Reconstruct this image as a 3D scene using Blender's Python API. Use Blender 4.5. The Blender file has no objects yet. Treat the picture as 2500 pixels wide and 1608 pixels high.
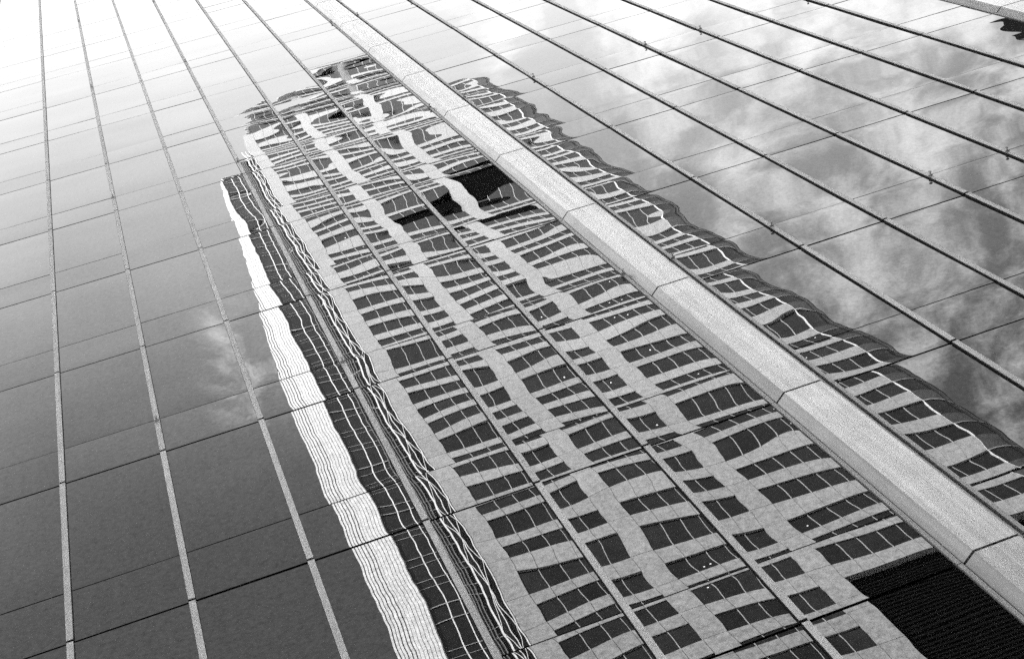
import bpy, bmesh, math, random
from mathutils import Vector, Matrix
random.seed(7)
S = bpy.context.scene
COL = S.collection

# ------------------------------------------------------------------ camera
MOD = 1.35                    # width of one glazing module, metres (facade lies in the XZ plane, y = 0)
FLH = 2.9729 * MOD            # storey height of the glass facade
CX, CY, CZ = 2.7847 * MOD, -6.3729 * MOD, 1.6
Z0 = CZ + 11.0913 * MOD       # height of the storey joint numbered 0
cam = bpy.data.cameras.new('camera')
camo = bpy.data.objects.new('camera', cam)
COL.objects.link(camo)
right = Vector((0.93602721, 0.20589746, -0.28541077))
up = Vector((0.29871692, -0.8936088, 0.33500973))
view = Vector((0.18606792, 0.39883525, 0.8979472))
M = Matrix((right, up, -view)).transposed().to_4x4()
M.translation = (CX, CY, CZ)
camo.matrix_world = M
cam.sensor_width = 36.0
cam.lens = 3718.57 / 2500 * 36
cam.clip_start = 0.1
cam.clip_end = 6000
S.camera = camo

# ------------------------------------------------------------------ sky, sun, exposure
to_sun = Vector((-0.52, 0.49, 0.70)).normalized()
SUN_EL = math.asin(to_sun.z)
SUN_ROT = math.atan2(to_sun.x, to_sun.y)
world = bpy.data.worlds.new('World')
S.world = world
world.use_nodes = True
nt = world.node_tree
nt.nodes.clear()


def nd(tree, kind, **kw):
    n = tree.nodes.new(kind)
    for k, v in kw.items():
        setattr(n, k, v)
    return n


def math_node(tree, op, a, b=None, c=None, clamp=False):
    n = tree.nodes.new('ShaderNodeMath')
    n.operation = op
    n.use_clamp = clamp
    for i, v in enumerate((a, b, c)):
        if v is None:
            continue
        if isinstance(v, (int, float)):
            n.inputs[i].default_value = v
        else:
            tree.links.new(v, n.inputs[i])
    return n.outputs[0]


def maprange(tree, v, a, b, c=0.0, d=1.0, smooth=True):
    n = tree.nodes.new('ShaderNodeMapRange')
    n.interpolation_type = 'SMOOTHSTEP' if smooth else 'LINEAR'
    tree.links.new(v, n.inputs[0])
    for i, x in enumerate((a, b, c, d)):
        n.inputs[i + 1].default_value = x
    return n.outputs[0]


def noise(tree, vec, scale, detail=2.0, rough=0.5, dist=0.0):
    n = tree.nodes.new('ShaderNodeTexNoise')
    n.inputs['Scale'].default_value = scale
    n.inputs['Detail'].default_value = detail
    n.inputs['Roughness'].default_value = rough
    n.inputs['Distortion'].default_value = dist
    tree.links.new(vec, n.inputs['Vector'])
    return n


sky = nd(nt, 'ShaderNodeTexSky', sky_type='NISHITA')
sky.sun_disc = False
sky.sun_elevation = SUN_EL
sky.sun_rotation = SUN_ROT
sep = nd(nt, 'ShaderNodeSeparateColor')                 # black and white film behind a red filter
nt.links.new(sky.outputs[0], sep.inputs[0])
clear = math_node(nt, 'MULTIPLY', sep.outputs[0], 1.0)
tc = nd(nt, 'ShaderNodeTexCoord')
sx = nd(nt, 'ShaderNodeSeparateXYZ')
nt.links.new(tc.outputs['Generated'], sx.inputs[0])
zz = math_node(nt, 'ADD', math_node(nt, 'MAXIMUM', sx.outputs[2], 0.0), 0.06)
px = math_node(nt, 'DIVIDE', sx.outputs[0], zz)
py = math_node(nt, 'DIVIDE', sx.outputs[1], zz)
cv = nd(nt, 'ShaderNodeCombineXYZ')
nt.links.new(px, cv.inputs[0])
nt.links.new(py, cv.inputs[1])
n_soft = noise(nt, cv.outputs[0], 2.6, 3, 0.5)
n_fluff = noise(nt, cv.outputs[0], 17.0, 8, 0.60, 0.25)
n_big = math_node(nt, 'SUBTRACT', n_soft.outputs[0], 0.5)
veil = maprange(nt, math_node(nt, 'ADD', py, math_node(nt, 'MULTIPLY', n_big, 0.3)), -0.58, -0.02)
cover = math_node(nt, 'ADD', maprange(nt, px, 0.06, 0.40, -0.36, 0.06),
                  math_node(nt, 'ADD', maprange(nt, py, -0.5, -0.2, -0.02, 0.08), math_node(nt, 'MULTIPLY', n_big, 0.5)))
fluff = maprange(nt, math_node(nt, 'ADD', n_fluff.outputs[0], cover), 0.45, 0.80)
# a few small wisps in the clear part
dx = math_node(nt, 'SUBTRACT', px, 0.014)
dy = math_node(nt, 'SUBTRACT', py, -0.378)
r2 = math_node(nt, 'ADD', math_node(nt, 'MULTIPLY', dx, dx), math_node(nt, 'MULTIPLY', math_node(nt, 'MULTIPLY', dy, dy), 0.5))
wisp = math_node(nt, 'MULTIPLY', maprange(nt, r2, 0.0, 0.0015, 1.0, 0.0),
                 maprange(nt, noise(nt, cv.outputs[0], 26.0, 5, 0.6, 0.4).outputs[0], 0.42, 0.72))
CLOUD = 15.0
lum = math_node(nt, 'ADD', clear, math_node(nt, 'ADD', math_node(nt, 'MULTIPLY', math_node(nt, 'MULTIPLY', veil, math_node(nt, 'MULTIPLY', maprange(nt, px, -0.6, -0.05, 0.3, 1.0), math_node(nt, 'MULTIPLY', maprange(nt, px, -0.02, 0.28, 1.0, 1.18), maprange(nt, px, 0.33, 0.62, 1.0, 0.5)))), 7.0), 1.0))
mixf = math_node(nt, 'MAXIMUM', math_node(nt, 'MULTIPLY', fluff, 0.56), math_node(nt, 'MULTIPLY', wisp, 0.6))
lum = math_node(nt, 'ADD', math_node(nt, 'MULTIPLY', lum, math_node(nt, 'SUBTRACT', 1.0, mixf)),
                math_node(nt, 'MULTIPLY', mixf, CLOUD))
cc = nd(nt, 'ShaderNodeCombineColor')
for i in range(3):
    nt.links.new(lum, cc.inputs[i])
bg = nd(nt, 'ShaderNodeBackground')
bg.inputs['Strength'].default_value = 0.05
nt.links.new(cc.outputs[0], bg.inputs[0])
wo = nd(nt, 'ShaderNodeOutputWorld')
nt.links.new(bg.outputs[0], wo.inputs[0])

sl = bpy.data.lights.new('sun', 'SUN')
sl.energy = 5.0
sl.angle = math.radians(0.5)
sl.color = (1.0, 1.0, 1.0)
slo = bpy.data.objects.new('sun', sl)
slo.rotation_euler = to_sun.to_track_quat('Z', 'Y').to_euler()
slo.location = (0, -20, 260)
COL.objects.link(slo)

S.view_settings.view_transform = 'Standard'
S.view_settings.look = 'None'
S.view_settings.gamma = 1.0
S.view_settings.use_curve_mapping = False
S.view_settings.exposure = 2.55
S.render.film_transparent = False
S.cycles.use_denoising = False
S.cycles.use_adaptive_sampling = True
S.cycles.adaptive_threshold = 0.022
S.cycles.adaptive_min_samples = 40
S.cycles.max_bounces = 8
S.cycles.glossy_bounces = 5


# ------------------------------------------------------------------ materials
def mat(name, base=0.5, rough=0.5, metal=0.0, ior=1.5, spec=0.5, grain=0.0, gscale=40.0, stain=0.0, sscale=1.2, streak=0.0, vary=0.0):
    m = bpy.data.materials.new(name)
    m.use_nodes = True
    t = m.node_tree
    b = t.nodes['Principled BSDF']
    b.inputs['Roughness'].default_value = rough
    b.inputs['Metallic'].default_value = metal
    b.inputs['IOR'].default_value = ior
    b.inputs['Specular IOR Level'].default_value = spec
    b.inputs['Base Color'].default_value = (base, base, base, 1)
    if grain or stain:
        g = t.nodes.new('ShaderNodeNewGeometry')
        a = noise(t, g.outputs['Position'], gscale, 4, 0.75).outputs[0]
        f = maprange(t, a, 0.3, 0.7, 1 - grain, 1 + grain, smooth=False)
        s = noise(t, g.outputs['Position'], sscale, 4, 0.6).outputs[0]
        f2 = maprange(t, s, 0.3, 0.7, 1 - stain, 1 + stain, smooth=False)
        mp = t.nodes.new('ShaderNodeMapping')
        mp.inputs['Scale'].default_value = (9.0, 9.0, 0.22)
        t.links.new(g.outputs['Position'], mp.inputs[0])
        st = noise(t, mp.outputs[0], 1.6, 4, 0.65).outputs[0]
        f3 = maprange(t, st, 0.35, 0.7, 1 + streak * 0.4, 1 - streak, smooth=False)
        oi = t.nodes.new('ShaderNodeObjectInfo')
        f4 = maprange(t, oi.outputs['Random'], 0.0, 1.0, 1 - vary, 1 + vary, smooth=False)
        v = math_node(t, 'MULTIPLY', math_node(t, 'MULTIPLY', math_node(t, 'MULTIPLY', f, f2), math_node(t, 'MULTIPLY', f3, f4)), base, clamp=True)
        c = t.nodes.new('ShaderNodeCombineColor')
        for i in range(3):
            t.links.new(v, c.inputs[i])
        t.links.new(c.outputs[0], b.inputs['Base Color'])
    return m


def make_glass():
    m = bpy.data.materials.new('mirror_glass')
    m.use_nodes = True
    t = m.node_tree
    b = t.nodes['Principled BSDF']
    b.inputs['Roughness'].default_value = 0.0
    b.inputs['IOR'].default_value = 2.0
    tcn = t.nodes.new('ShaderNodeTexCoord')
    geo = t.nodes.new('ShaderNodeNewGeometry')
    oi = t.nodes.new('ShaderNodeObjectInfo')
    # each pane has its own roller waves: shift the noise by the pane's random number
    off = t.nodes.new('ShaderNodeCombineXYZ')
    t.links.new(math_node(t, 'MULTIPLY', oi.outputs['Random'], 97.0), off.inputs[1])
    add = t.nodes.new('ShaderNodeVectorMath'); add.operation = 'ADD'
    t.links.new(geo.outputs['Position'], add.inputs[0]); t.links.new(off.outputs[0], add.inputs[1])

    def wave(sx_, sz_, sc, detail, seed):
        mp = t.nodes.new('ShaderNodeMapping')
        mp.inputs['Scale'].default_value = (sx_, 1.0, sz_)
        mp.inputs['Location'].default_value = (seed, seed * 2.3, seed * 0.7)
        t.links.new(add.outputs[0], mp.inputs[0])
        return math_node(t, 'SUBTRACT', noise(t, mp.outputs[0], sc, detail, 0.45).outputs[0], 0.5)
    big_z = wave(0.55, 1.0, WAVE_Z[0], 0.8, 3.1)
    fine_z = wave(0.30, 1.0, WAVE_Z[1], 0.0, 8.7)
    big_x = wave(0.6, 1.0, WAVE_X[0], 0.6, 17.3)
    fine_x = wave(0.35, 1.0, WAVE_X[1], 0.0, 31.9)
    # panes bow a little towards their edges
    uv = t.nodes.new('ShaderNodeSeparateXYZ')
    t.links.new(tcn.outputs['UV'], uv.inputs[0])
    def bow(o):
        c = math_node(t, 'SUBTRACT', math_node(t, 'MULTIPLY', o, 2.0), 1.0)
        return math_node(t, 'POWER', math_node(t, 'ABSOLUTE', c), 7.0), math_node(t, 'SIGN', c)
    pz, sgz = bow(uv.outputs[1]); pxx, sgx = bow(uv.outputs[0])
    bz = math_node(t, 'MULTIPLY', math_node(t, 'MULTIPLY', pz, sgz), BOW)
    bx = math_node(t, 'MULTIPLY', math_node(t, 'MULTIPLY', pxx, sgx), BOW * 0.8)
    tz = math_node(t, 'ADD', math_node(t, 'ADD', math_node(t, 'MULTIPLY', big_z, AMP_Z[0]),
                                       math_node(t, 'MULTIPLY', fine_z, AMP_Z[1])), bz)
    tx = math_node(t, 'ADD', math_node(t, 'ADD', math_node(t, 'MULTIPLY', big_x, AMP_X[0]), math_node(t, 'MULTIPLY', fine_x, AMP_X[1])), bx)
    cb = t.nodes.new('ShaderNodeCombineXYZ')
    t.links.new(tx, cb.inputs[0]); t.links.new(tz, cb.inputs[2])
    va = t.nodes.new('ShaderNodeVectorMath'); va.operation = 'ADD'
    t.links.new(geo.outputs['Normal'], va.inputs[0]); t.links.new(cb.outputs[0], va.inputs[1])
    vn = t.nodes.new('ShaderNodeVectorMath'); vn.operation = 'NORMALIZE'
    t.links.new(va.outputs[0], vn.inputs[0])
    t.links.new(vn.outputs[0], b.inputs['Normal'])
    # city dust on the glass: takes a little of the mirror away and adds a little grey
    d = noise(t, geo.outputs['Position'], 14.0, 6, 0.95).outputs[0]
    mps = t.nodes.new('ShaderNodeMapping')
    mps.inputs['Scale'].default_value = (7.0, 1.0, 0.25)
    t.links.new(add.outputs[0], mps.inputs[0])
    streak = maprange(t, noise(t, mps.outputs[0], 1.2, 5, 0.65).outputs[0], 0.3, 0.7, 1.06, 0.93, smooth=False)
    tint0 = maprange(t, oi.outputs['Random'], 0.0, 1.0, 0.93, 1.05, smooth=False)
    tint = math_node(t, 'MULTIPLY', tint0, streak)
    t.links.new(math_node(t, 'MULTIPLY', tint, maprange(t, d, 0.25, 0.75, 0.5 * (1 + DUST), 0.5 * (1 - DUST), smooth=False)), b.inputs['Specular IOR Level'])
    dc = maprange(t, d, 0.35, 0.75, 0.0015, 0.007, smooth=False)
    c = t.nodes.new('ShaderNodeCombineColor')
    for i in range(3):
        t.links.new(dc, c.inputs[i])
    t.links.new(c.outputs[0], b.inputs['Base Color'])
    return m


WAVE_Z, WAVE_X = (0.75, 2.1), (0.8, 4.5)
AMP_Z, AMP_X, BOW, DUST = (0.016, 0.0045), (0.0045, 0.0018), 0.0035, 1.0
GLASS = make_glass()
ALU = mat('satin_aluminium', 0.42, 0.30, 0.85, grain=0.12, gscale=45, stain=0.10, sscale=2.0, streak=0.22, vary=0.05)
CAP = mat('mullion_cap_metal', 0.31, 0.5, 0.5, grain=0.2, gscale=30, stain=0.12, sscale=3.0, streak=0.15, vary=0.08)
TRIM = mat('trim_metal', 0.22, 0.5, 0.4, grain=0.25, gscale=40)
DARK = mat('black_gasket', 0.012, 0.6, spec=0.2)
CONC = mat('pale_precast_concrete', 0.37, 0.85, spec=0.2, grain=0.06, gscale=5, stain=0.05, sscale=0.12, streak=0.06, vary=0.05)
WHITE = mat('white_aluminium_fin', 0.9, 0.5, spec=0.3, stain=0.03)
PALEBAR = mat('white_window_bar', 0.5, 0.5)
WGLASS = mat('dark_window_glass', 0.016, 0.25, ior=1.25, spec=0.4, stain=0.35, sscale=0.25, vary=0.4)
CGLASS = mat('dark_corner_glass', 0.02, 0.3, ior=1.2, spec=0.3, stain=0.25, sscale=0.2)
CSPAN = mat('grey_corner_spandrel', 0.055, 0.5, spec=0.3, stain=0.2, sscale=0.2)
LOUVRE = mat('dark_plant_louvre', 0.008, 0.9, spec=0.0)
PAVE = mat('granite_paving', 0.22, 0.8, grain=0.1, gscale=8, stain=0.15, sscale=0.4)


# ------------------------------------------------------------------ mesh helpers
def new_obj(name, data, parent=None):
    o = bpy.data.objects.new(name, data)
    COL.objects.link(o)
    if parent is not None:
        o.parent = parent
    return o


class MB:
    """collects boxes and polygons into one mesh"""
    def __init__(self):
        self.v, self.f, self.m, self.uv = [], [], [], []

    def box(self, x0, x1, y0, y1, z0, z1, mi=0, front_mi=None):
        b = len(self.v)
        self.v += [(x0, y0, z0), (x1, y0, z0), (x1, y1, z0), (x0, y1, z0),
                   (x0, y0, z1), (x1, y0, z1), (x1, y1, z1), (x0, y1, z1)]
        fs = [(0, 1, 5, 4), (1, 2, 6, 5), (2, 3, 7, 6), (3, 0, 4, 7), (4, 5, 6, 7), (3, 2, 1, 0)]
        for i, f in enumerate(fs):
            self.f.append(tuple(b + k for k in f))
            self.m.append(front_mi if (front_mi is not None and i == 0) else mi)
            self.uv.append([(0, 0), (1, 0), (1, 1), (0, 1)])

    def prism(self, pts, z0, z1, mi=0):
        """pts: xy outline, counter-clockwise from above, extruded in z"""
        b, n = len(self.v), len(pts)
        self.v += [(x, y, z0) for x, y in pts] + [(x, y, z1) for x, y in pts]
        for i in range(n):
            j = (i + 1) % n
            self.f.append((b + i, b + j, b + n + j, b + n + i)); self.m.append(mi)
            self.uv.append([(0, 0), (1, 0), (1, 1), (0, 1)])
        self.f.append(tuple(b + n + i for i in range(n))); self.m.append(mi); self.uv.append([(0, 0)] * n)
        self.f.append(tuple(b + i for i in reversed(range(n)))); self.m.append(mi); self.uv.append([(0, 0)] * n)

    def bar(self, p, q, w, mi=0):
        """square bar between two points"""
        p, q = Vector(p), Vector(q)
        d = (q - p).normalized()
        a = d.cross(Vector((0, 1, 0)))
        a = a.normalized() if a.length > 1e-4 else Vector((1, 0, 0))
        c = d.cross(a).normalized()
        b = len(self.v)
        for e in (p, q):
            for s, t in ((-1, -1), (1, -1), (1, 1), (-1, 1)):
                self.v.append(tuple(e + a * (s * w / 2) + c * (t * w / 2)))
        for i in range(4):
            j = (i + 1) % 4
            self.f.append((b + i, b + j, b + 4 + j, b + 4 + i)); self.m.append(mi); self.uv.append([(0, 0)] * 4)
        self.f.append((b + 3, b + 2, b + 1, b)); self.m.append(mi); self.uv.append([(0, 0)] * 4)
        self.f.append((b + 4, b + 5, b + 6, b + 7)); self.m.append(mi); self.uv.append([(0, 0)] * 4)

    def data(self, name, *mats):
        me = bpy.data.meshes.new(name)
        me.from_pydata(self.v, [], self.f)
        for m in mats:
            me.materials.append(m)
        me.polygons.foreach_set('material_index', self.m)
        ul = me.uv_layers.new(name='UVMap')
        k = 0
        for poly, uvs in zip(me.polygons, self.uv):
            for j in range(poly.loop_total):
                ul.data[k].uv = uvs[j]
                k += 1
        me.update()
        return me

    def obj(self, name, parent, *mats):
        return new_obj(name, self.data(name, *mats), parent)


def thing(name, label, cat, loc, group=None):
    o = new_obj(name, None)
    o.location = loc
    o['label'] = label
    o['category'] = cat
    if group:
        o['group'] = group
    return o


# ------------------------------------------------------------------ in-frame test (used only to choose single pieces or joined ones)
def project(x, y, z):
    d = Vector((x - CX, y - CY, z - CZ))
    w = d.dot(view)
    if w < 0.1:
        return None
    return 1250 + 3718.57 * d.dot(right) / w, 804 - 3718.57 * d.dot(up) / w


def in_frame(x0, x1, z0, z1, pad=120):
    pts = [project(x, 0, z) for x in (x0, (x0 + x1) / 2, x1) for z in (z0, (z0 + z1) / 2, z1)]
    pts = [p for p in pts if p]
    if not pts:
        return False
    xs, ys = [p[0] for p in pts], [p[1] for p in pts]
    return max(xs) > -pad and min(xs) < 2500 + pad and max(ys) > -pad and min(ys) < 1608 + pad


def FZ(v):
    return Z0 + v * FLH


# ------------------------------------------------------------------ ground
mb = MB()
mb.box(-1500, 1500, -1500, 1500, -0.5, 0.0)
g = mb.obj('ground', None, PAVE)
g['kind'] = 'structure'

# ------------------------------------------------------------------ the mirror-glass building
V_LO, V_HI = -4, 17
BANDS = (-8.5, -0.5, 7.5, 15.5, 23.5)
BH = 0.325                                # half width of a metal pier with its trims
WEAK = 0.28
tower = thing('glass_office_building', 'tall mirror glass office building with slim vertical mullions and broad pale metal piers', 'building',
              (7.5 * MOD, 0, 0))
TX = 7.5 * MOD                            # children are placed relative to the Empty


def put(o, x, y, z):
    o.location = (x - TX, y, z)
    return o


mb = MB()
mb.box(-8.8 * MOD - TX, 23.8 * MOD - TX, 0.05, 26, 0.0, FZ(V_HI) + 0.4)
mb.obj('building_core', tower, DARK)
mb = MB()
mb.box(-8.85 * MOD - TX, 23.85 * MOD - TX, -0.2, 26.1, FZ(V_HI) + 0.42, FZ(V_HI) + 1.5)
mb.obj('parapet', tower, ALU)

cols = []                                 # pane edges between mullions and piers
mull = []
for a, b in zip(BANDS[:-1], BANDS[1:]):
    e = [a + BH] + [a + 1.5 + i for i in range(6)] + [b - BH]
    cols += list(zip(e[:-1], e[1:]))
    mull += e[1:-1]
MW = 0.031                                # half width of a mullion

pane_mesh = {}
rest_v, rest_s = MB(), MB()


def pane(u0, u1, v0, v1, name, rest):
    x0 = u0 * MOD; x1 = u1 * MOD; z0 = FZ(v0); z1 = FZ(v1)
    if in_frame(x0, x1, z0, z1):
        w, h = round(x1 - x0, 4), round(z1 - z0, 4)
        key = (w, h)
        if key not in pane_mesh:
            m = MB()
            m.box(-w / 2, w / 2, -0.012, 0.012, -h / 2, h / 2)
            pane_mesh[key] = m.data(name, GLASS)
        o = new_obj(name, pane_mesh[key], tower)
        put(o, (x0 + x1) / 2, 0.0, (z0 + z1) / 2)
        o.rotation_euler = (random.gauss(0, TILT * 1.3), 0, random.gauss(0, TILT))
    else:
        rest.box(x0 - TX, x1 - TX, -0.012, 0.012, z0, z1)


TILT = 0.0013
GS, GW = 0.0045, 0.0022                    # half gaps at strong and weak joints (in storeys)
for k in range(V_LO, V_HI):
    for u0, u1 in cols:
        a = u0 + (MW - 0.004 if any(abs(u0 - q) < 1e-6 for q in mull) else 0.0)
        b = u1 - (MW - 0.004 if any(abs(u1 - q) < 1e-6 for q in mull) else 0.0)
        pane(a, b, k + GS, k + WEAK - GW, 'spandrel_pane', rest_s)
        pane(a, b, k + WEAK + GW, k + 1 - GS, 'window_pane', rest_v)
o = rest_s.obj('spandrel_pane', tower, GLASS); o['kind'] = 'stuff'
o = rest_v.obj('window_pane', tower, GLASS); o['kind'] = 'stuff'

# mullions: a dark fin with a pale cap, one length per storey
MD = 0.036
h = FLH * (1 - 0.010)
mb = MB()
mb.box(-MW * MOD, MW * MOD, -MD, 0.05, -h / 2, h / 2)
mull_me = mb.data('mullion', DARK)
mb = MB()
mb.box(-MW * MOD * 0.92, MW * MOD * 0.92, -MD - 0.008, -MD + 0.0, -h / 2 + 0.004, h / 2 - 0.004)
cap_me = mb.data('cap', CAP)
rest_m, rest_c = MB(), MB()
for u in mull:
    for k in range(V_LO, V_HI):
        x, z = u * MOD, FZ(k + 0.5)
        if in_frame(x - 0.05, x + 0.05, z - h / 2, z + h / 2):
            o = put(new_obj('mullion', mull_me, tower), x, 0, z)
            new_obj('cap', cap_me, o)
        else:
            rest_m.box(x - MW * MOD - TX, x + MW * MOD - TX, -MD, 0.05, z - h / 2, z + h / 2)
            rest_c.box(x - MW * MOD * .92 - TX, x + MW * MOD * .92 - TX, -MD - 0.008, -MD, z - h / 2 + .004, z + h / 2 - .004)
o = rest_m.obj('mullion', tower, DARK); o['kind'] = 'stuff'
o = rest_c.obj('mullion_cap', tower, CAP); o['kind'] = 'stuff'

# metal piers: folded cover panels, one per storey, between narrow trims
PD = 0.112
q = [(-0.260, 0.02), (-0.260, -0.008), (-0.175, -PD), (0.175, -PD), (0.260, -0.008), (0.260, 0.02)]
q = [(a * MOD, b) for a, b in q]
hh = FLH - 0.035
mb = MB()
mb.prism(q, -hh / 2, hh / 2)
cover_me = mb.data('pier_cover', ALU)
trim_h = FLH - 0.012
mb = MB()
mb.box(-0.019 * MOD, 0.019 * MOD, -0.03, 0.05, -trim_h / 2, trim_h / 2)
trim_me = mb.data('edge_trim', TRIM)
rest_p, rest_t = MB(), MB()
for c in BANDS:
    for k in range(V_LO, V_HI):
        x, z = c * MOD, FZ(k + 0.5)
        if in_frame(x - 0.35, x + 0.35, z - hh / 2, z + hh / 2):
            put(new_obj('pier_cover', cover_me, tower), x, 0, z)
            for s in (-1, 1):
                put(new_obj('edge_trim', trim_me, tower), x + s * 0.296 * MOD, 0, z)
        else:
            rest_p.prism([(a + x - TX, b) for a, b in q], z - hh / 2, z + hh / 2)
            for s in (-1, 1):
                xx = x + s * 0.296 * MOD - TX
                rest_t.box(xx - .019 * MOD, xx + .019 * MOD, -.03, .05, z - trim_h / 2, z + trim_h / 2)
o = rest_p.obj('pier_cover', tower, ALU); o['kind'] = 'stuff'
o = rest_t.obj('edge_trim', tower, TRIM); o['kind'] = 'stuff'

# tie-back anchors for the cleaning cradle: a plate, a pin and a ring
bm = bmesh.new()
bmesh.ops.create_cube(bm, size=1.0, matrix=Matrix.Diagonal((0.085, 0.03, 0.03, 1)))
bmesh.ops.create_cone(bm, cap_ends=True, segments=10, radius1=0.014, radius2=0.014, depth=0.075,
                      matrix=Matrix.Translation((0, -0.045, 0)) @ Matrix.Rotation(math.pi / 2, 4, 'X'))
N = 14
ring = []
for i in range(N):
    a = 2 * math.pi * i / N
    for j in range(4):
        b = 2 * math.pi * j / 4
        r = 0.030 + 0.009 * math.cos(b)
        ring.append(bm.verts.new((r * math.cos(a), -0.072 + 0.009 * math.sin(b), 0.014 + r * math.sin(a))))
for i in range(N):
    for j in range(4):
        bm.faces.new((ring[i * 4 + j], ring[i * 4 + (j + 1) % 4], ring[((i + 1) % N) * 4 + (j + 1) % 4], ring[((i + 1) % N) * 4 + j]))
bmesh.ops.recalc_face_normals(bm, faces=bm.faces)
anchor_me = bpy.data.meshes.new('facade_anchor')
bm.to_mesh(anchor_me); bm.free()
anchor_me.materials.append(TRIM)
for _v in anchor_me.vertices:
    _v.co *= 0.75
for v in (-1.75, 1.25, 4.25, 7.25, 10.25):
    for u in (-6, -4, 2, 4, 7.5 - 0.296, 7.5 + 0.296, 9, 11, 12, 14, 18):
        onpier = abs(u - 7.5) < 0.4
        put(new_obj('facade_anchor', anchor_me, tower), u * MOD, -0.045 if onpier else -MD - 0.02, FZ(v))

# ------------------------------------------------------------------ the tower across the street (seen in the glass)
F = 5.85
TYF = -(F - 1) * -CY                       # y of its front face
UX = lambda u: CX + (u * MOD - CX) * F
VZ = lambda v: CZ + (FZ(v) - CZ) * F
OX = UX(6.2)
across = thing('concrete_tower', 'pale concrete tower with dark ribbon windows and white sunlit side, mirrored in the glass panes', 'building',
               (OX, TYF, 0))
X = lambda u: UX(u) - OX                   # local coordinates: front at local y = 0, outwards is +y
ROW = 0.1587
V_REF = -0.56                              # a window head
rows = range(int((-4.3 - V_REF) / ROW) + 1, 41)
ZROW = lambda k: VZ(V_REF + k * ROW)       # window head of row k
WH = 0.60 * ROW * FLH * F                  # window height
RH = ROW * FLH * F                         # storey
DEPTH = 31.0
PIERS = [(4.27, 4.45), (5.295, 5.48), (6.32, 6.51), (7.35, 7.54)]
BAYS = [(4.45, 5.295, 5), (5.48, 6.32, 5), (6.51, 7.35, 5), (7.54, 8.24, 4)]


def arch(v):
    """left and right end of the front wall at level v"""
    if v < 4.66:
        return 4.27, 8.24
    t = min(1.0, (v - 4.66) / (5.66 - 4.66))
    s = math.sqrt(max(0.0, 1 - t * t))
    return 6.9 - (6.9 - 4.27) * s, (8.24 if v < 4.82 else 6.9 + 0.9 * s)


# body behind the cladding, in two heights, and the arched crown
mb = MB()
mb2 = MB(); mb2.box(X(3.67), X(4.30), -DEPTH + 0.2, -0.9, 0, VZ(4.26)); mb2.obj('side_body', across, WGLASS)
mb.box(X(4.30) + 0.01, X(8.22), -DEPTH + 0.2, -0.75, 0, VZ(4.66))
mb.obj('tower_body', across, LOUVRE)
mb = MB()
v = 4.66
while v < 5.6:
    a, b = arch(v + 0.05)
    if b - a > 0.15:
        mb.box(X(a) + 0.1, X(b) - 0.1, -DEPTH + 0.2, -0.75, VZ(v) + 0.01, VZ(v + 0.05))
    v += 0.05
mb.obj('crown_body', across, TRIM)

louvre_blocks = [(5.48, 6.32, 2.42, 2.66), (6.51, 7.35, 2.42, 2.97), (6.51, 8.24, -1.62, -0.89)]


def in_louvre(u0, u1, v0, v1):
    for a, b, c, d in louvre_blocks:
        if u0 >= a - 1e-6 and u1 <= b + 1e-6 and (v0 + v1) / 2 > c and (v0 + v1) / 2 < d:
            return True
    return False


win_rest, bar_rest, spa_rest, pier_rest = MB(), MB(), MB(), MB()
share = {}


def shared_box(name, w, d, hgt, m):
    key = (name, round(w, 3), round(d, 3), round(hgt, 3))
    if key not in share:
        b = MB(); b.box(-w / 2, w / 2, -d / 2, d / 2, -hgt / 2, hgt / 2)
        share[key] = b.data(name, m)
    return share[key]


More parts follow.
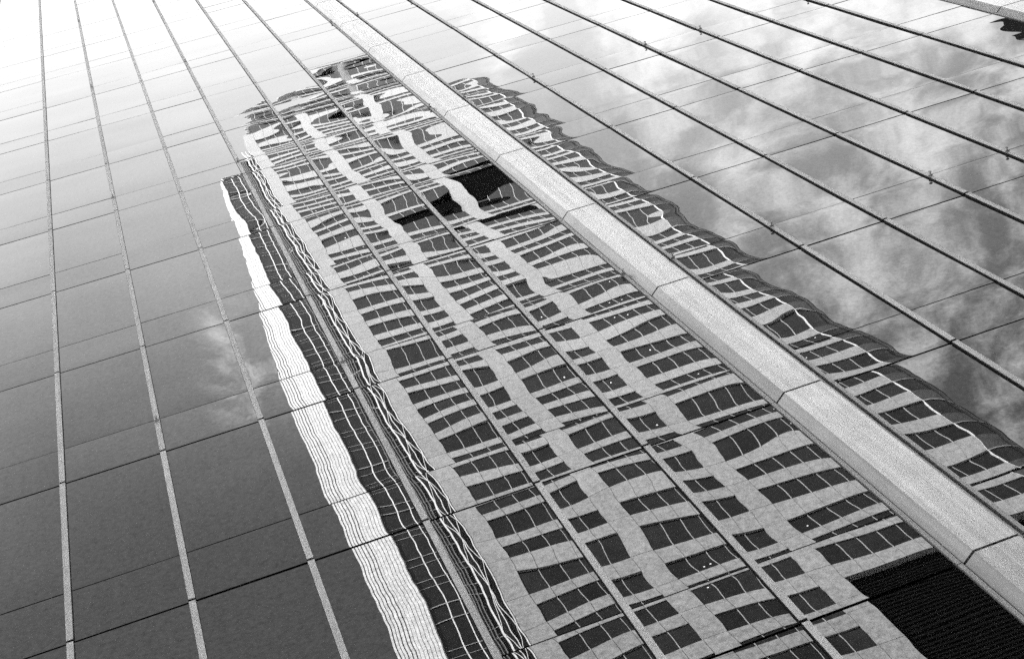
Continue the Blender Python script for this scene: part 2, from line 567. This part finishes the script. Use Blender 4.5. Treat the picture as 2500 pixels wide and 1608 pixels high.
n_single = 0
for k in rows:
    zt = ZROW(k)
    vt = V_REF + k * ROW
    la, lb = arch(vt + 0.3 * ROW) if vt > 4.5 else (4.27, 8.24)
    visible = -1.5 < vt < 5.0
    for (u0, u1, n) in BAYS:
        a, b = max(u0, la), min(u1, lb)
        if b - a < 0.05:
            continue
        lv = in_louvre(u0, u1, vt - 0.5 * ROW, vt)
        # spandrel above the windows of this row (the crown leaves most of them out)
        if not (vt > 4.8 and k % 2) and not in_louvre(u0, u1, vt, vt + 0.4 * ROW):
            w = X(b) - X(a) - 0.02
            if visible:
                key = ('sp', round(w, 3))
                if key not in share:
                    bb = MB(); ns = max(1, round((b - a) / (u1 - u0) * n))
                    for i in range(ns):
                        bb.box(-w / 2 + i * w / ns + .022, -w / 2 + (i + 1) * w / ns - .022, -.25, .25, -(RH - WH) / 2 + .015, (RH - WH) / 2 - .015)
                    share[key] = bb.data('spandrel_panel', CONC)
                o = new_obj('spandrel_panel', share[key], across)
                o.location = ((X(a) + X(b)) / 2, -0.27, zt + (RH - WH) / 2)
            else:
                spa_rest.box(X(a) + .01, X(b) - .01, -0.52, -0.02, zt + .015, zt + RH - WH - .015)
        if lv:
            continue
        pw = (X(u1) - X(u0)) / n
        for i in range(n):
            xa = X(u0) + i * pw
            if xa + pw / 2 < X(a) or xa + pw / 2 > X(b):
                continue
            if -1.45 < vt < 0.9 and n_single < 290:
                o = new_obj('window_pane', shared_box('tower_window_pane', pw - 0.07, 0.06, WH - 0.04, WGLASS), across)
                o.location = (xa + pw / 2, -0.15, zt - WH / 2)
                n_single += 1
            else:
                win_rest.box(xa + .035, xa + pw - .035, -0.18, -0.12, zt - WH + .02, zt - .02)
            if i:
                bar_rest.box(xa - .02, xa + .02, -0.20, -0.09, zt - WH + .0, zt - .0)
    for (u0, u1) in PIERS:
        if u1 < la or u0 > lb or vt > 5.1:
            continue
        w = X(u1) - X(u0) - 0.02
        zc = zt - WH + RH / 2
        if visible:
            o = new_obj('pier_panel', shared_box('pier_panel', w, 0.7, RH - 0.04, CONC), across)
            o.location = ((X(u0) + X(u1)) / 2, -0.35, zc)
        else:
            pier_rest.box(X(u0) + .01, X(u1) - .01, -0.7, 0.0, zc - RH / 2 + .02, zc + RH / 2 - .02)
o = win_rest.obj('window_pane', across, WGLASS); o['kind'] = 'stuff'
o = bar_rest.obj('window_bar', across, PALEBAR); o['kind'] = 'stuff'
o = spa_rest.obj('spandrel_panel', across, CONC); o['kind'] = 'stuff'
o = pier_rest.obj('pier_panel', across, CONC); o['kind'] = 'stuff'

# ceiling lamps that shine through the windows here and there
lamp_mat = bpy.data.materials.new('ceiling_lamp_glow')
lamp_mat.use_nodes = True
lb_ = lamp_mat.node_tree.nodes['Principled BSDF']
lb_.inputs['Emission Color'].default_value = (1, 1, 1, 1)
lb_.inputs['Emission Strength'].default_value = 0.9
mb = MB(); mb.box(-0.045, 0.045, -0.02, 0.02, -0.055, 0.055)
lamp_me = mb.data('ceiling_light', lamp_mat)
rl = random.Random(5)
for i in range(36):
    u0, u1, n = rl.choice(BAYS)
    k = rl.randint(-5, 24)
    if in_louvre(u0, u1, V_REF + (k - 0.5) * ROW, V_REF + k * ROW):
        continue
    o = new_obj('ceiling_light', lamp_me, across)
    o.location = (X(u0) + (rl.randint(0, n - 1) + rl.uniform(0.25, 0.75)) * (X(u1) - X(u0)) / n, -0.115, ZROW(k) - rl.uniform(0.5, 1.7))

# louvred plant floors
for (a, b, c, d) in louvre_blocks:
    mb = MB()
    z = VZ(c)
    while z < VZ(d) - 0.3:
        mb.box(X(a) + .02, X(b) - .02, -0.72, -0.5, z, z + 0.16)
        z += 0.4
    mb.obj('plant_louvre', across, LOUVRE)

# dark glazed strip beside the first pier: panes, pale uprights, thin transoms
mb = MB()
ed = [3.67, 3.832, 3.958, 4.09]
z_top = VZ(4.24)
zz_ = [ZROW(k) for k in rows if ZROW(k) < z_top]
for z in zz_:
    for a, b in zip(ed[:-1], ed[1:]):
        mb.box(X(a) + .07, X(b) - .07, -0.55, -0.47, z - RH + 0.06, z - 1.12)
        mb.box(X(a) + .07, X(b) - .07, -0.55, -0.47, z - 1.08, z + 0.0)
o = mb.obj('strip_glass', across, WGLASS); o['kind'] = 'stuff'
for u, w in ((3.68, 0.05), (3.832, 0.08), (3.958, 0.08)):
    mb = MB()
    mb.box(X(u) - w / 2, X(u) + w / 2, -0.46, -0.43, 0, z_top)
    mb.obj('upright', across, WHITE)
mb = MB()
for z in zz_:
    mb.box(X(3.68) + .06, X(4.14), -0.46, -0.42, z - 1.12, z - 1.08)
    mb.box(X(3.68) + .06, X(4.14), -0.46, -0.42, z + 0.0, z + 0.05)
o = mb.obj('transom', across, PALEBAR); o['kind'] = 'stuff'
mb = MB()
mb.box(X(3.67), X(4.2), -2.0, -0.1, VZ(4.25), VZ(4.25) + 0.5)
mb.obj('strip_coping', across, CONC)

# braced mast strip: rails and crossing diagonals
for u, w in ((4.135, 0.11), (4.195, 0.045), (4.258, 0.05)):
    mb = MB()
    mb.box(X(u) - w / 2, X(u) + w / 2, -0.21, -0.13, 0, VZ(4.66))
    mb.obj('brace_rail', across, WHITE)
mb = MB()
z = 0.5
while z + 2 * RH < VZ(4.6):
    for a, b in ((4.14, 4.252), (4.252, 4.14)):
        mb.bar((X(a), -0.17, z), (X(b), -0.17, z + 2 * RH), 0.035)
    z += 2 * RH
o = mb.obj('diagonal_brace', across, WHITE); o['kind'] = 'stuff'
mb = MB()
for u in (4.02, 4.05, 4.085):
    mb.box(X(u) - .03, X(u) + .03, -0.44, -0.3, 0, z_top)
o = mb.obj('cable_rail', across, TRIM); o['kind'] = 'stuff'

# sunlit side wall: tall white fins with dark slots between them
y = -0.12
n = 0
while y > -DEPTH:
    w = random.uniform(0.8, 1.2) * (1.0 - 0.045 * y)
    mb = MB()
    mb.box(X(3.67) - 0.045, X(3.67) - 0.003, max(-DEPTH, y - w), y, 0, VZ(4.22))
    mb.obj('side_fin', across, WHITE)
    y -= w + random.choice((0.5, 0.62, 0.8)) * (1.0 - 0.05 * y)
    n += 1

# rounded dark glass corner with thin pale floor lines
R = X(8.70) - X(8.25)
seg = 10
outline = [(X(8.25) + R * math.sin(i / seg * math.pi / 2), -R + R * math.cos(i / seg * math.pi / 2)) for i in range(seg + 1)]
outline = [(x, yy - 0.1) for x, yy in outline]
mb = MB()
cglass, cline, cmull = MB(), MB(), MB()
back = [(X(8.25), -DEPTH + .2), (X(8.70), -DEPTH + .2)]
def ring_prism(m, out, off, z0, z1):
    pts = [(x + off * math.sin(i / seg * math.pi / 2), yy + off * math.cos(i / seg * math.pi / 2)) for i, (x, yy) in enumerate(out)]
    poly = [(X(8.25), pts[-1][1] - 1.0), (pts[-1][0], pts[-1][1] - 1.0)] + list(reversed(pts))
    m.prism(poly, z0, z1)
z_ctop = VZ(4.7)
for k in rows:
    z = ZROW(k)
    if z > z_ctop:
        break
    ring_prism(cglass, outline, 0.0, z - WH, z - 0.03)
    ring_prism(cline, outline, 0.05, z - 0.02, z + 0.06)
    ring_prism(cmull, outline, 0.03, z + 0.1, z + RH - WH - 0.05)
o = cglass.obj('corner_glass', across, CGLASS); o['kind'] = 'stuff'
o = cmull.obj('corner_spandrel', across, CSPAN); o['kind'] = 'stuff'
o = cline.obj('corner_floor_line', across, CONC); o['kind'] = 'stuff'
mb = MB(); mb.box(X(8.25) - .03, X(8.25) + .03, -0.2, -0.08, 0, z_ctop); mb.obj('upright', across, WHITE)
for i in (3, 6, 8):
    x, yy = outline[i]
    mb = MB(); mb.box(x - .05, x + .05, yy - .1, yy + .06, 0, z_ctop); mb.obj('upright', across, DARK)

# crown coping, a stepped arch
mb = MB()
v = 4.66
while v < 5.62:
    a, b = arch(v); a2, b2 = arch(v + 0.05)
    mb.box(X(a), max(X(a) + 0.5, X(a2)), -2.0, -0.05, VZ(v + 0.05) - 0.35, VZ(v + 0.05))
    mb.box(min(X(b) - 0.5, X(b2)), X(b), -2.0, -0.05, VZ(v + 0.05) - 0.35, VZ(v + 0.05))
    v += 0.05
mb.obj('crown_coping', across, CONC)

# ------------------------------------------------------------------ a dark building farther along the street, caught by the last panes on the right
F2 = 6.0
yb = -(F2 - 1) * -CY
bx = CX + (14.55 * MOD - CX) * F2
bt = CZ + (FZ(2.80) - CZ) * F2
dark = thing('dark_office_block', 'near black office block whose corner shows in the pane beside the second metal pier', 'building', (bx + 15, yb - 12, 0))
mb = MB()
mb.prism([(-15, 12), (3, 3), (40, 3), (40, 12)], 0, bt - 7)
mb.prism([(-13.4, 11.9), (4, 3), (40, 3), (40, 11.9)], bt - 7 + .01, bt)
mb.obj('block_body', dark, LOUVRE)
mb = MB()
z = 4.0
while z < bt - 10:
    mb.box(-14.9, 14.9, 12.02, 12.12, z, z + 2.0)
    z += 3.8
o = mb.obj('ribbon_window', dark, WGLASS); o['kind'] = 'stuff'
